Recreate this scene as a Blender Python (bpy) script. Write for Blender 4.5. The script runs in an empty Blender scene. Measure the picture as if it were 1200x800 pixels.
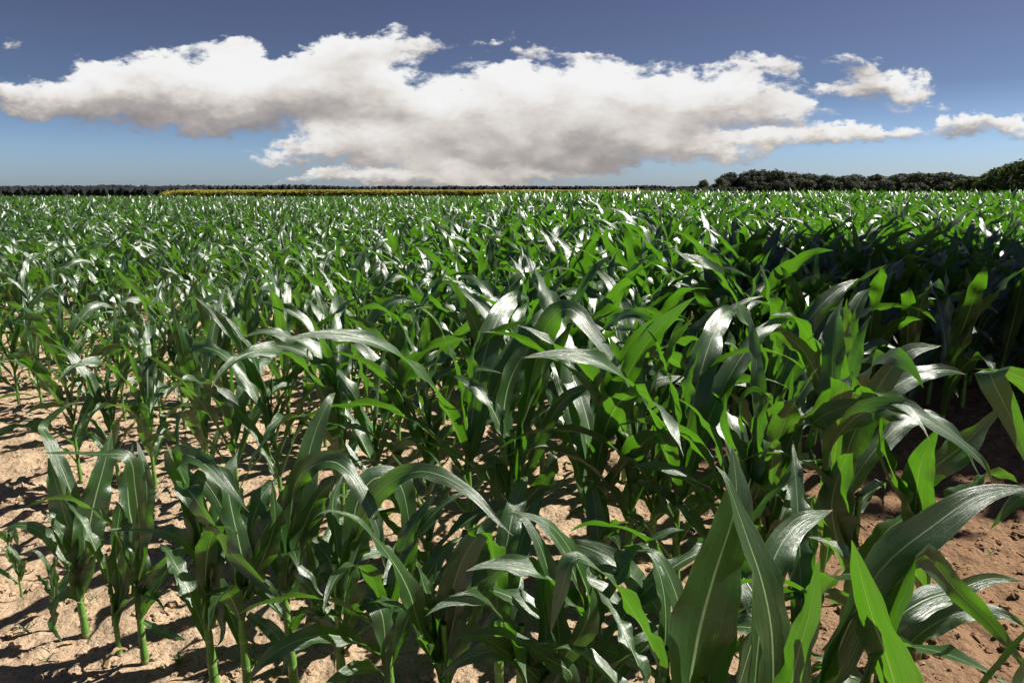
import bpy, math, random
import numpy as np
from mathutils import Vector, Matrix

R = math.radians
random.seed(7)
scene = bpy.context.scene
COL = scene.collection

# ------------------------------------------------------------------ camera
CAM_H = 1.6
PITCH = R(12.5)
FPX = 800.0            # focal length for a 1200 px wide frame
SP, CP = math.sin(PITCH), math.cos(PITCH)
cam_d = bpy.data.cameras.new('camera')
cam = bpy.data.objects.new('camera', cam_d)
COL.objects.link(cam)
cam.location = (0, 0, CAM_H)
cam.rotation_euler = (R(90) - PITCH, 0, 0)
cam_d.sensor_width = 36
cam_d.lens = 36 * FPX / 1200
cam_d.clip_start = 0.05
cam_d.clip_end = 20000
cam_d.dof.use_dof = False
scene.camera = cam


def ray(px, py):
    u = (px - 600) / FPX
    v = (400 - py) / FPX
    return np.array([u, CP + v * SP, -SP + v * CP])


def at(px, py, Y):
    d = ray(px, py)
    return d * (Y / d[1]) + np.array([0, 0, CAM_H])


def ground_at(px, py):
    d = ray(px, py)
    t = CAM_H / -d[2]
    return d * t + np.array([0, 0, CAM_H])


def to_px(p):
    x, y, z = p[0], p[1], p[2] - CAM_H
    zc = y * CP - z * SP
    if zc < 0.05:
        return None
    return 600 + FPX * x / zc, 400 - FPX * (y * SP + z * CP) / zc, zc


# ------------------------------------------------------------------ light
SUN_AZ = R(72)      # clockwise from +Y (view direction)
SUN_EL = R(46)
sun_dir = Vector((math.sin(SUN_AZ) * math.cos(SUN_EL), math.cos(SUN_AZ) * math.cos(SUN_EL), math.sin(SUN_EL)))
sd = bpy.data.lights.new('sun', 'SUN')
sd.energy = 5.0
sd.angle = R(0.5)
sd.color = (1.0, 0.955, 0.87)
so = bpy.data.objects.new('sun', sd)
COL.objects.link(so)
so.rotation_euler = (-sun_dir).to_track_quat('-Z', 'Y').to_euler()
so.location = (20, 20, 30)

# ------------------------------------------------------------------ node helpers


class NT:
    def __init__(self, nt):
        self.nt = nt
        self.n = nt.nodes
        self.l = nt.links

    def new(self, t, **kw):
        nd = self.n.new(t)
        for k, v in kw.items():
            setattr(nd, k, v)
        return nd

    def set(self, sock, val):
        if isinstance(val, bpy.types.NodeSocket):
            self.l.new(val, sock)
        elif val is not None:
            sock.default_value = val

    def math(self, op, a, b=None, c=None, clamp=False):
        nd = self.new('ShaderNodeMath', operation=op)
        nd.use_clamp = clamp
        self.set(nd.inputs[0], a)
        if b is not None:
            self.set(nd.inputs[1], b)
        if c is not None:
            self.set(nd.inputs[2], c)
        return nd.outputs[0]

    def vmath(self, op, a, b=None, c=None, out=0):
        nd = self.new('ShaderNodeVectorMath', operation=op)
        self.set(nd.inputs[0], a)
        if b is not None:
            self.set(nd.inputs[1], b)
        if c is not None:
            self.set(nd.inputs[2], c)
        return nd.outputs['Value'] if op in ('LENGTH', 'DOT_PRODUCT', 'DISTANCE') else nd.outputs[0]

    def comb(self, x, y, z=0.0):
        nd = self.new('ShaderNodeCombineXYZ')
        self.set(nd.inputs[0], x); self.set(nd.inputs[1], y); self.set(nd.inputs[2], z)
        return nd.outputs[0]

    def sep(self, v):
        nd = self.new('ShaderNodeSeparateXYZ')
        self.set(nd.inputs[0], v)
        return nd.outputs

    def noise(self, vec, scale, detail=4, rough=0.5, dist=0.0, dim='3D', color=False):
        nd = self.new('ShaderNodeTexNoise', noise_dimensions=dim)
        self.set(nd.inputs['Vector'], vec)
        nd.inputs['Scale'].default_value = scale
        nd.inputs['Detail'].default_value = detail
        nd.inputs['Roughness'].default_value = rough
        nd.inputs['Distortion'].default_value = dist
        return nd.outputs['Color' if color else 'Fac']

    def ramp(self, fac, stops, interp='LINEAR'):
        nd = self.new('ShaderNodeValToRGB')
        nd.color_ramp.interpolation = interp
        self.set(nd.inputs[0], fac)
        els = nd.color_ramp.elements
        while len(els) < len(stops):
            els.new(0.5)
        for e, (p, c) in zip(els, stops):
            e.position = p
            e.color = (c, c, c, 1) if isinstance(c, (int, float)) else (*c, 1)
        return nd.outputs[0]

    def mix(self, fac, a, b, blend='MIX'):
        nd = self.new('ShaderNodeMix', data_type='RGBA', blend_type=blend)
        self.set(nd.inputs[0], fac)
        self.set(nd.inputs[6], a if isinstance(a, bpy.types.NodeSocket) else (*a, 1))
        self.set(nd.inputs[7], b if isinstance(b, bpy.types.NodeSocket) else (*b, 1))
        return nd.outputs[2]

    def maprange(self, v, a, b, c=0.0, d=1.0, smooth=True):
        nd = self.new('ShaderNodeMapRange')
        nd.interpolation_type = 'SMOOTHSTEP' if smooth else 'LINEAR'
        self.set(nd.inputs[0], v)
        for i, x in enumerate((a, b, c, d)):
            self.set(nd.inputs[i + 1], x)
        return nd.outputs[0]


def new_mat(name):
    m = bpy.data.materials.new(name)
    m.use_nodes = True
    m.node_tree.nodes.clear()
    t = NT(m.node_tree)
    out = t.new('ShaderNodeOutputMaterial')
    return m, t, out


# ------------------------------------------------------------------ world: sky and clouds
world = bpy.data.worlds.new('World')
scene.world = world
world.use_nodes = True
wt = NT(world.node_tree)
wt.n.clear()
wout = wt.new('ShaderNodeOutputWorld')
bg = wt.new('ShaderNodeBackground')
wt.l.new(bg.outputs[0], wout.inputs[0])
SKY_S = 0.05
bg.inputs[1].default_value = SKY_S
sky = wt.new('ShaderNodeTexSky', sky_type='NISHITA')
sky.sun_disc = False
sky.sun_elevation = SUN_EL
sky.sun_rotation = SUN_AZ
sky.altitude = 200
sky.air_density = 1.0
sky.dust_density = 0.6
sky.ozone_density = 3.0
tc = wt.new('ShaderNodeTexCoord')
D = tc.outputs['Generated']
dx, dy, dz = wt.sep(D)
ady = wt.math('MAXIMUM', wt.math('ABSOLUTE', dy), 0.05)
CX = wt.math('DIVIDE', dx, ady)
CZ = wt.math('DIVIDE', dz, ady)


def sky_xz(px, py):
    d = ray(px, py)
    return d[0] / d[1], d[2] / d[1]


# cloud lobes as seen from the field: centre x, centre y, half width, half height, strength
LOBES = [
    (25, 112, 62, 21, 1.0), (110, 108, 75, 36, 1.0), (175, 108, 80, 42, 1.1), (250, 112, 95, 42, 1.1),
    (330, 110, 95, 42, 1.1), (400, 60, 42, 26, 1.1), (455, 52, 60, 20, 1.0), (390, 90, 60, 45, 1.0), (425, 105, 75, 48, 1.1),
    (490, 144, 90, 32, 1.1), (570, 132, 66, 48, 1.1), (650, 132, 90, 54, 1.2), (720, 122, 90, 52, 1.1),
    (790, 128, 80, 44, 1.0), (870, 120, 70, 30, .9), (890, 82, 55, 16, .85), (920, 140, 55, 18, .8),
    (400, 168, 80, 20, .9), (500, 182, 120, 26, 1.0), (620, 172, 130, 34, 1.1), (740, 168, 110, 28, 1.0),
    (420, 208, 90, 10, .9), (560, 208, 110, 14, 1.0), 
    (860, 172, 80, 13, .85), (950, 165, 70, 12, .85), (1030, 160, 55, 12, .95), (1125, 148, 46, 15, 1.0), (1192, 149, 30, 12, .95),
    (1040, 98, 52, 20, 1.0), (1000, 78, 36, 12, .75), (614, 55, 44, 10, .78), (10, 46, 14, 8, .6),
    (560, 40, 40, 6, .62), (690, 60, 34, 7, .62), (300, 66, 50, 7, .62), (1080, 120, 50, 7, .6), (980, 110, 40, 8, .66), (330, 178, 50, 8, .7), (250, 60, 60, 7, .6), (1500, 90, 200, 40, 1.0), (1800, 140, 200, 30, 1.0), (-300, 120, 200, 40, 1.0), (-700, 60, 260, 60, 1.0),
    (300, -260, 200, 60, 1.0), (1300, -300, 260, 60, 1.0),
]
LOB = []
for (px, py, hw, hh, s) in LOBES:
    x0, z0 = sky_xz(px, py)
    xa, _ = sky_xz(px + hw, py)
    _, za = sky_xz(px, py - hh)
    LOB.append((x0, z0, abs(xa - x0), abs(za - z0), s))


def lobe_field(t, vec):
    """cloud amount, and how high in its cloud the point lies (-1 base, 1 top)"""
    acc = hgt = None
    for (x0, z0, w, h, s) in LOB:
        p = t.vmath('SUBTRACT', vec, (x0, z0, 0))
        p = t.vmath('MULTIPLY', p, (1 / w, 1 / h, 0))
        r2 = t.vmath('DOT_PRODUCT', p, p)
        v = t.math('MULTIPLY_ADD', r2, -0.42 * s, s)      # s*(1-0.42 r2)
        v = t.math('MAXIMUM', v, 0.0)
        v = t.math('MULTIPLY', v, v)
        hz = t.math('MULTIPLY', t.vmath('DOT_PRODUCT', p, (0.12, 1, 0)), v)
        acc = v if acc is None else t.math('ADD', acc, v)
        hgt = hz if hgt is None else t.math('ADD', hgt, hz)
    return t.math('POWER', acc, 0.5), t.math('DIVIDE', hgt, t.math('MAXIMUM', acc, 0.001))


P0 = wt.comb(CX, CZ, 0.0)
PS = wt.comb(CX, wt.math('MULTIPLY', CZ, 1.9), 0.0)
w1 = wt.noise(PS, 8.0, 8, 0.58, 0.0, color=True)
w1 = wt.vmath('SUBTRACT', w1, (0.5, 0.5, 0.5))
warp = wt.vmath('MULTIPLY', w1, (0.14, 0.085, 0.0))
w2 = wt.noise(PS, 38.0, 6, 0.68, 0.0, color=True)
w2 = wt.vmath('SUBTRACT', w2, (0.5, 0.5, 0.5))
warp = wt.vmath('ADD', warp, wt.vmath('MULTIPLY', w2, (0.045, 0.026, 0.0)))
PW = wt.vmath('ADD', P0, warp)
F0, HG = lobe_field(wt, PW)
fine = wt.noise(wt.vmath('ADD', PS, wt.vmath('MULTIPLY', w1, (0.05, 0.05, 0.0))), 24.0, 9, 0.63)
puff = wt.noise(PS, 11.0, 5, 0.5)
F0n = wt.math('ADD', F0, wt.math('MULTIPLY_ADD', fine, 1.75, -0.87))
# crisp sunlit tops, soft bases
soft_w = wt.maprange(HG, -0.5, 0.4, 0.62, 0.38)
mask = wt.maprange(F0n, 0.46, wt.math('ADD', soft_w, 0.46))
lit = wt.math('ADD', HG, wt.math('MULTIPLY_ADD', puff, 1.3, -0.62))
lit = wt.math('ADD', lit, wt.math('MULTIPLY_ADD', fine, 0.7, -0.33))
lit = wt.math('SUBTRACT', lit, wt.math('MULTIPLY', wt.maprange(F0, 0.9, 2.0), 0.12))
tone = wt.maprange(lit, -0.92, 0.62, smooth=False)
ccol = wt.ramp(tone, [(0.0, (0.31, 0.285, 0.285)), (0.28, (0.48, 0.445, 0.43)), (0.52, (0.74, 0.69, 0.65)), (0.75, (0.93, 0.91, 0.885)), (1.0, (1.0, 1.0, 1.0))])
ccol = wt.vmath('SCALE', ccol)
EXPO = 0.98
ccol.node.inputs['Scale'].default_value = 0.90 / SKY_S / 2 ** EXPO
cloud = ccol
# the clear sky, tinted towards the violet blue of the photograph
tint = wt.ramp(wt.maprange(dz, 0.0, 0.30, smooth=False), [(0.0, (0.33, 0.41, 0.585)), (0.17, (0.325, 0.40, 0.57)), (0.42, (0.215, 0.225, 0.295)), (0.68, (0.225, 0.198, 0.243)), (1.0, (0.23, 0.182, 0.235))])
tint = wt.vmath('ADD', tint, tint)
skyc = wt.mix(1.0, sky.outputs[0], tint, 'MULTIPLY')
final = wt.mix(mask, skyc, cloud)
wt.l.new(final, bg.inputs[0])

# ------------------------------------------------------------------ materials


def leaf_material(name, base_a, base_b, trans, rough=0.36, under=(0.045, 0.115, 0.033), bump=0.5, tfac=0.31):
    m, t, out = new_mat(name)
    uv = t.new('ShaderNodeUVMap').outputs[0]
    u, v, _ = t.sep(uv)
    oi = t.new('ShaderNodeObjectInfo')
    rnd = oi.outputs['Random']
    cu = t.math('ABSOLUTE', t.math('SUBTRACT', u, 0.5))        # 0 at midrib
    vein = t.noise(t.comb(t.math('MULTIPLY', u, 60.0), t.math('MULTIPLY', v, 1.6), t.math('MULTIPLY', rnd, 9.0)), 1.0, 2, 0.6)
    veinm = t.maprange(vein, 0.40, 0.60)
    blot = t.noise(t.comb(t.math('MULTIPLY', u, 4.0), t.math('MULTIPLY', v, 9.0), t.math('MULTIPLY', rnd, 31.0)), 1.0, 4, 0.6)
    tone = t.math('ADD', t.math('MULTIPLY', blot, 0.7), t.math('MULTIPLY', rnd, 0.45), clamp=True)
    col = t.mix(tone, base_a, base_b)
    col = t.mix(t.math('MULTIPLY', veinm, 0.85), col, (base_b[0] * 1.7, base_b[1] * 1.5, base_b[2] * 1.6))
    # paler towards the sheath
    col = t.mix(t.maprange(v, 0.0, 0.22, 0.55, 0.0), col, (0.10, 0.24, 0.045))
    geo = t.new('ShaderNodeNewGeometry')
    colu = t.mix(0.6, col, under)
    col = t.mix(geo.outputs['Backfacing'], col, colu)
    ribw = t.maprange(v, 0.0, 0.9, 0.045, 0.016, smooth=False)
    rib = t.math('SUBTRACT', 1.0, t.maprange(t.math('DIVIDE', cu, ribw), 0.55, 1.1))
    col = t.mix(t.math('MULTIPLY', rib, 0.85), col, (0.34, 0.46, 0.22))
    # worn yellow edge and tip
    edge = t.math('MULTIPLY', t.maprange(cu, 0.475, 0.5), 0.5)
    col = t.mix(edge, col, (0.16, 0.22, 0.05))
    tip = t.math('MULTIPLY', t.maprange(t.math('ADD', v, t.math('MULTIPLY', blot, 0.06)), 0.975, 1.03), t.maprange(rnd, 0.35, 0.7))
    col = t.mix(tip, col, (0.20, 0.16, 0.06))
    sp = t.noise(t.comb(t.math('MULTIPLY', u, 9.0), t.math('MULTIPLY', v, 60.0), rnd), 1.0, 2, 0.5)
    spk = t.math('MULTIPLY', t.maprange(sp, 0.76, 0.80), 0.5)
    col = t.mix(spk, col, (0.26, 0.26, 0.12))
    h = t.math('ADD', t.math('MULTIPLY', vein, 0.6), t.math('MULTIPLY', rib, 1.2))
    h = t.math('ADD', h, t.math('MULTIPLY', t.noise(t.comb(t.math('MULTIPLY', u, 7.0), t.math('MULTIPLY', v, 26.0), rnd), 1.0, 3, 0.5), 0.9))
    bmp = t.new('ShaderNodeBump')
    bmp.inputs['Strength'].default_value = bump
    bmp.inputs['Distance'].default_value = 0.004
    t.set(bmp.inputs['Height'], h)
    pb = t.new('ShaderNodeBsdfPrincipled')
    t.set(pb.inputs['Base Color'], col)
    rr = t.math('ADD', t.math('MULTIPLY', blot, 0.16), rough - 0.08)
    rr = t.math('ADD', rr, t.math('MULTIPLY', veinm, 0.05))
    t.set(pb.inputs['Roughness'], rr)
    pb.inputs['IOR'].default_value = 1.6
    pb.inputs['Specular IOR Level'].default_value = 1.0
    t.set(pb.inputs['Normal'], bmp.outputs[0])
    tr = t.new('ShaderNodeBsdfTranslucent')
    tcol = t.mix(t.math('MULTIPLY', veinm, 0.7), trans, (trans[0] * 0.55, trans[1] * 0.6, trans[2]))
    tcol = t.mix(t.math('MULTIPLY', rib, 0.6), tcol, (0.25, 0.4, 0.06))
    t.set(tr.inputs[0], tcol)
    t.set(tr.inputs['Normal'], bmp.outputs[0])
    mx = t.new('ShaderNodeMixShader')
    mx.inputs[0].default_value = tfac
    t.l.new(pb.outputs[0], mx.inputs[1])
    t.l.new(tr.outputs[0], mx.inputs[2])
    t.l.new(mx.outputs[0], out.inputs[0])
    return m


M_LEAF = leaf_material('maize_leaf', (0.007, 0.024, 0.006), (0.021, 0.060, 0.0125), (0.13, 0.38, 0.009), rough=0.355)


def stalk_material():
    m, t, out = new_mat('maize_stalk')
    uv = t.new('ShaderNodeUVMap').outputs[0]
    u, v, _ = t.sep(uv)
    oi = t.new('ShaderNodeObjectInfo')
    n = t.noise(t.comb(t.math('MULTIPLY', u, 26.0), t.math('MULTIPLY', v, 2.0), oi.outputs['Random']), 1.0, 3, 0.6)
    col = t.mix(n, (0.055, 0.17, 0.022), (0.15, 0.30, 0.05))
    col = t.mix(t.maprange(v, 0.05, 0.0), col, (0.20, 0.20, 0.07))
    col = t.mix(t.maprange(v, 0.16, 0.02, 0, 0.7), col, (0.13, 0.06, 0.045))
    nd = t.math('ABSOLUTE', t.math('SUBTRACT', t.math('FRACT', t.math('MULTIPLY', v, 5.67)), 0.5))
    col = t.mix(t.maprange(nd, 0.07, 0.02, 0, 0.7), col, (0.26, 0.33, 0.13))
    blo = t.noise(t.comb(t.math('MULTIPLY', u, 3.0), t.math('MULTIPLY', v, 14.0), oi.outputs['Random']), 1.0, 4, 0.6)
    col = t.mix(t.maprange(blo, 0.62, 0.72, 0, 0.5), col, (0.20, 0.24, 0.10))
    pb = t.new('ShaderNodeBsdfPrincipled')
    t.set(pb.inputs['Base Color'], col)
    pb.inputs['Roughness'].default_value = 0.42
    pb.inputs['Subsurface Weight'].default_value = 0.0
    bmp = t.new('ShaderNodeBump')
    bmp.inputs['Strength'].default_value = 0.3
    bmp.inputs['Distance'].default_value = 0.003
    t.set(bmp.inputs['Height'], n)
    t.set(pb.inputs['Normal'], bmp.outputs[0])
    t.l.new(pb.outputs[0], out.inputs[0])
    return m


M_STALK = stalk_material()


def soil_material():
    m, t, out = new_mat('sandy_soil')
    pos = t.new('ShaderNodeNewGeometry').outputs['Position']
    big = t.noise(pos, 0.9, 5, 0.6)
    mid = t.noise(pos, 9.0, 6, 0.65)
    gr = t.noise(pos, 95.0, 4, 0.75)
    col = t.mix(big, (0.32, 0.215, 0.13), (0.48, 0.345, 0.225))
    col = t.mix(t.maprange(mid, 0.3, 0.7, 0.0, 0.65), col, (0.55, 0.42, 0.29))
    col = t.mix(t.maprange(gr, 0.54, 0.64, 0.0, 0.8), col, (0.14, 0.078, 0.045))
    col = t.mix(t.maprange(gr, 0.40, 0.30, 0.0, 0.6), col, (0.58, 0.46, 0.34))
    # redder and darker towards the right side of the field
    px, _, _ = t.sep(pos)
    col = t.mix(t.maprange(t.math('ADD', px, t.math('MULTIPLY', big, 1.2)), 0.7, 2.2, 0.0, 0.85), col, (0.21, 0.115, 0.06))
    vor = t.new('ShaderNodeTexVoronoi')
    vor.inputs['Scale'].default_value = 38.0
    t.set(vor.inputs['Vector'], pos)
    h = t.math('ADD', t.math('MULTIPLY', mid, 1.5), t.math('MULTIPLY', gr, 0.55))
    h = t.math('SUBTRACT', h, t.math('MULTIPLY', vor.outputs[0], 0.45))
    bmp = t.new('ShaderNodeBump')
    bmp.inputs['Strength'].default_value = 0.9
    bmp.inputs['Distance'].default_value = 0.022
    t.set(bmp.inputs['Height'], h)
    pb = t.new('ShaderNodeBsdfPrincipled')
    t.set(pb.inputs['Base Color'], col)
    pb.inputs['Roughness'].default_value = 0.95
    pb.inputs['Specular IOR Level'].default_value = 0.15
    t.set(pb.inputs['Normal'], bmp.outputs[0])
    t.l.new(pb.outputs[0], out.inputs[0])
    return m


M_SOIL = soil_material()


def simple_mat(name, ca, cb, scale=8.0, rough=0.85, trans=None, tf=0.25, bump=0.0, pos=True, rnd=0.0):
    m, t, out = new_mat(name)
    tcn = t.new('ShaderNodeTexCoord')
    src = t.new('ShaderNodeNewGeometry').outputs['Position'] if pos else tcn.outputs['Object']
    n = t.noise(src, scale, 5, 0.65)
    n = t.maprange(n, 0.3, 0.7)
    if rnd:
        oi = t.new('ShaderNodeObjectInfo')
        n = t.math('ADD', t.math('MULTIPLY', n, 1 - rnd), t.math('MULTIPLY', oi.outputs['Random'], rnd), clamp=True)
    col = t.mix(n, ca, cb)
    pb = t.new('ShaderNodeBsdfPrincipled')
    t.set(pb.inputs['Base Color'], col)
    pb.inputs['Roughness'].default_value = rough
    pb.inputs['Specular IOR Level'].default_value = 0.3
    if bump:
        b = t.new('ShaderNodeBump')
        b.inputs['Strength'].default_value = bump
        b.inputs['Distance'].default_value = 0.01
        t.set(b.inputs['Height'], n)
        t.set(pb.inputs['Normal'], b.outputs[0])
    if trans:
        tr = t.new('ShaderNodeBsdfTranslucent')
        tr.inputs[0].default_value = (*trans, 1)
        mx = t.new('ShaderNodeMixShader')
        mx.inputs[0].default_value = tf
        t.l.new(pb.outputs[0], mx.inputs[1])
        t.l.new(tr.outputs[0], mx.inputs[2])
        t.l.new(mx.outputs[0], out.inputs[0])
    else:
        t.l.new(pb.outputs[0], out.inputs[0])
    return m


M_STONE = simple_mat('pale_stone', (0.30, 0.22, 0.15), (0.60, 0.50, 0.40), 60, 0.9, bump=0.5)
M_DRY = simple_mat('dry_leaf', (0.22, 0.15, 0.07), (0.42, 0.33, 0.18), 40, 0.8, trans=(0.3, 0.2, 0.06))
M_TREE_HAZED = simple_mat('hazed_tree_foliage', (0.042, 0.040, 0.040), (0.085, 0.080, 0.068), 0.35, 0.8, trans=(0.06, 0.09, 0.02), tf=0.2, pos=False, rnd=0.5)  # lifted and tinted purple: the haze of the far wood is in this colour
M_TREE2 = simple_mat('olive_foliage', (0.035, 0.050, 0.016), (0.085, 0.105, 0.035), 0.35, 0.8, trans=(0.08, 0.12, 0.02), tf=0.2, pos=False, rnd=0.4)
M_WOOD_SHADED = simple_mat('shaded_far_foliage', (0.008, 0.009, 0.010), (0.016, 0.018, 0.017), 0.05, 0.9)  # near black: cloud shade on the left hedge painted into this shared colour
M_BARK = simple_mat('bark', (0.05, 0.035, 0.025), (0.12, 0.09, 0.065), 6, 0.95, bump=0.6, pos=False)
M_YEL = simple_mat('yellow_crop', (0.22, 0.20, 0.04), (0.46, 0.42, 0.09), 0.15, 0.8, trans=(0.4, 0.35, 0.04))
M_YSTEM = simple_mat('yellow_crop_stem', (0.05, 0.06, 0.015), (0.10, 0.10, 0.03), 1.0, 0.8)

# ------------------------------------------------------------------ mesh helpers


class MB:
    """Collects vertices, quads and uvs with numpy and links them as one mesh."""

    def __init__(self):
        self.v, self.f, self.uv, self.mi = [], [], [], []
        self.nv = 0

    def add(self, v, f, uv=None, mi=0):
        v = np.asarray(v, dtype=np.float64)
        f = np.asarray(f, dtype=np.int64)
        self.v.append(v)
        self.f.append(f + self.nv)
        self.uv.append(np.zeros((len(v), 2)) if uv is None else np.asarray(uv))
        self.mi.append(np.full(len(f), mi))
        self.nv += len(v)

    def mesh(self, name, mats, smooth=True):
        v = np.concatenate(self.v)
        uv = np.concatenate(self.uv)
        me = bpy.data.meshes.new(name)
        faces = []
        for f in self.f:
            faces.append(f)
        k = {f.shape[1] for f in faces}
        assert len(k) == 1, 'one polygon size per mesh'
        k = k.pop()
        F = np.concatenate(faces)
        me.vertices.add(len(v))
        me.vertices.foreach_set('co', v.ravel())
        me.loops.add(F.size)
        me.loops.foreach_set('vertex_index', F.ravel().astype(np.int32))
        me.polygons.add(len(F))
        me.polygons.foreach_set('loop_start', (np.arange(len(F)) * k).astype(np.int32))
        me.polygons.foreach_set('loop_total', np.full(len(F), k, dtype=np.int32))
        me.polygons.foreach_set('material_index', np.concatenate(self.mi).astype(np.int32))
        me.update(calc_edges=True)
        ul = me.uv_layers.new(name='UVMap')
        ul.data.foreach_set('uv', uv[F.ravel()].ravel())
        me.polygons.foreach_set('use_smooth', np.full(len(F), smooth))
        for m in mats:
            me.materials.append(m)
        me.validate()
        return me

    def build(self, name, mats, parent=None, smooth=True):
        me = self.mesh(name, mats, smooth)
        o = bpy.data.objects.new(name, me)
        COL.objects.link(o)
        if parent:
            o.parent = parent
        return o


def tag(o, label=None, cat=None, group=None, kind=None):
    if label: o['label'] = label
    if cat: o['category'] = cat
    if group: o['group'] = group
    if kind: o['kind'] = kind
    return o


def empty(name, loc, rz=0.0):
    o = bpy.data.objects.new(name, None)
    COL.objects.link(o)
    o.empty_display_size = 0.1
    o.location = loc
    o.rotation_euler = (0, 0, rz)
    return o


def quads(nr, nc, closed=False):
    f = []
    cc = nc if closed else nc - 1
    for i in range(nr - 1):
        for j in range(cc):
            a = i * nc + j
            b = i * nc + (j + 1) % nc
            f.append((a, b, b + nc, a + nc))
    return np.array(f)


_Q = {}


def quads_c(nr, nc, closed=False):
    k = (nr, nc, closed)
    if k not in _Q:
        _Q[k] = quads(nr, nc, closed)
    return _Q[k]


def unit(a):
    return a / np.maximum(np.linalg.norm(a, axis=-1, keepdims=True), 1e-9)


def width_profile(t):
    rise = 0.46 + 0.54 * np.clip(t / 0.42, 0, 1) ** 0.8
    fall = (1 - np.clip((t - 0.36) / 0.64, 0, 1) ** 2.1) ** 1.0
    return rise * np.maximum(fall, 0) + 0.004


def blade(P, N, W, rng, nu=7, wave=1.0, fold=0.35, v0=0.0):
    """A maize blade along the points P with surface normals N; W is the full width."""
    n = len(P)
    t = np.linspace(0, 1, n)
    T = unit(np.gradient(P, axis=0))
    N = unit(N - (N * T).sum(1, keepdims=True) * T)
    S = np.cross(T, N)
    w = W * width_profile(t) / 2
    us = np.linspace(-1, 1, nu)
    # channelled near the base, nearly flat in the middle, wavy margins
    fd = fold * (0.35 + 1.5 * np.exp(-t * 6))
    f1, f2 = rng.uniform(2.2, 4.2), rng.uniform(2.2, 4.2)
    p1, p2 = rng.uniform(0, 6.28, 2)
    L = np.linalg.norm(np.diff(P, axis=0), axis=1).sum()
    amp = wave * W * 0.16 * np.clip(t * 3, 0, 1) * np.clip((1 - t) * 3, 0.0, 1)
    ph = rng.uniform(0.9, 1.1)
    V = np.zeros((n, nu, 3))
    UV = np.zeros((n, nu, 2))
    for j, u in enumerate(us):
        au = abs(u)
        lift = fd * w * au ** 1.3
        if u < 0:
            wv = amp * au ** 2 * (np.sin(t * f1 * 6.28 * ph + p1) + 0.45 * np.sin(t * f1 * 15 + p2))
        else:
            wv = amp * au ** 2 * (np.sin(t * f2 * 6.28 * ph + p2) + 0.45 * np.sin(t * f2 * 15 + p1))
        side = w * u * (1 - 0.10 * fd)
        V[:, j] = P + S * side[:, None] + N * (lift + wv)[:, None]
        UV[:, j, 0] = 0.5 + 0.5 * u
        UV[:, j, 1] = v0 + (1 - v0) * t
    return V.reshape(-1, 3), quads_c(n, nu), UV.reshape(-1, 2)


def tube(P, r, nc=10):
    n = len(P)
    T = unit(np.gradient(P, axis=0))
    ref = np.array([1.0, 0, 0])
    A = unit(np.cross(T, ref))
    B = np.cross(T, A)
    a = np.linspace(0, 2 * np.pi, nc, endpoint=False)
    V = P[:, None] + (A[:, None] * np.cos(a)[None, :, None] + B[:, None] * np.sin(a)[None, :, None]) * np.asarray(r)[:, None, None]
    UV = np.zeros((n, nc, 2))
    UV[..., 0] = (a / (2 * np.pi))[None]
    UV[..., 1] = np.linspace(0, 1, n)[:, None]
    return V.reshape(-1, 3), quads_c(n, nc, True), UV.reshape(-1, 2)


def catmull(pts, n):
    pts = np.asarray(pts, float)
    if len(pts) == 2:
        return pts[0] + (pts[1] - pts[0]) * np.linspace(0, 1, n)[:, None]
    ext = np.vstack([2 * pts[0] - pts[1], pts, 2 * pts[-1] - pts[-2]])
    d = np.concatenate([[0], np.cumsum(np.linalg.norm(np.diff(pts[:, :3], axis=0), axis=1))])
    d /= d[-1]
    ts = np.linspace(0, 1, n)
    out = []
    for t in ts:
        i = min(np.searchsorted(d, t, side='right') - 1, len(pts) - 2)
        q = (t - d[i]) / max(d[i + 1] - d[i], 1e-9)
        p0, p1, p2, p3 = ext[i], ext[i + 1], ext[i + 2], ext[i + 3]
        out.append(0.5 * (2 * p1 + (p2 - p0) * q + (2 * p0 - 5 * p1 + 4 * p2 - p3) * q * q + (3 * p1 - p0 - 3 * p2 + p3) * q ** 3))
    out = np.array(out)
    # re-space evenly
    s = np.concatenate([[0], np.cumsum(np.linalg.norm(np.diff(out[:, :3], axis=0), axis=1))])
    s /= s[-1]
    return np.stack([np.interp(ts, s, out[:, k]) for k in range(out.shape[1])], 1)


def proc_leaf(rng, h, phi, L, W, th0, bend, roll, nv=22, nu=7, lean=(0, 0), r0=0.012, wave=1.0, bexp=1.5):
    t = np.linspace(0, 1, nv)
    th = th0 + bend * t ** bexp
    th = np.minimum(th, R(172))
    ph = phi + rng.uniform(-0.5, 0.5) * t ** 1.4
    step = L / (nv - 1)
    d = np.stack([np.sin(th) * np.cos(ph), np.sin(th) * np.sin(ph), np.cos(th)], 1)
    start = np.array([math.cos(phi) * r0 + lean[0] * h, math.sin(phi) * r0 + lean[1] * h, h])
    P = start + np.concatenate([[np.zeros(3)], np.cumsum(d[:-1] * step, axis=0)])
    Sd = np.stack([-np.sin(ph), np.cos(ph), np.zeros(nv)], 1)
    T = unit(np.gradient(P, axis=0))
    Nn = unit(np.cross(Sd, T)) * -1.0          # upper surface: towards the stalk / the sky
    Nn = np.where((Nn[:, 2:3] * np.cos(0) + 0) * 0 + 1 > 0, Nn, Nn)
    # make sure it is the upper side
    chk = Nn[nv // 3]
    inward = -np.array([math.cos(phi), math.sin(phi), -0.6])
    if chk.dot(inward) < 0:
        Nn = -Nn
    ra = roll * t ** 1.2
    S2 = np.cross(T, Nn)
    Nn = Nn * np.cos(ra)[:, None] + S2 * np.sin(ra)[:, None]
    return blade(P, Nn, W, rng, nu, wave=wave, fold=rng.uniform(0.3, 0.6))


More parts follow.
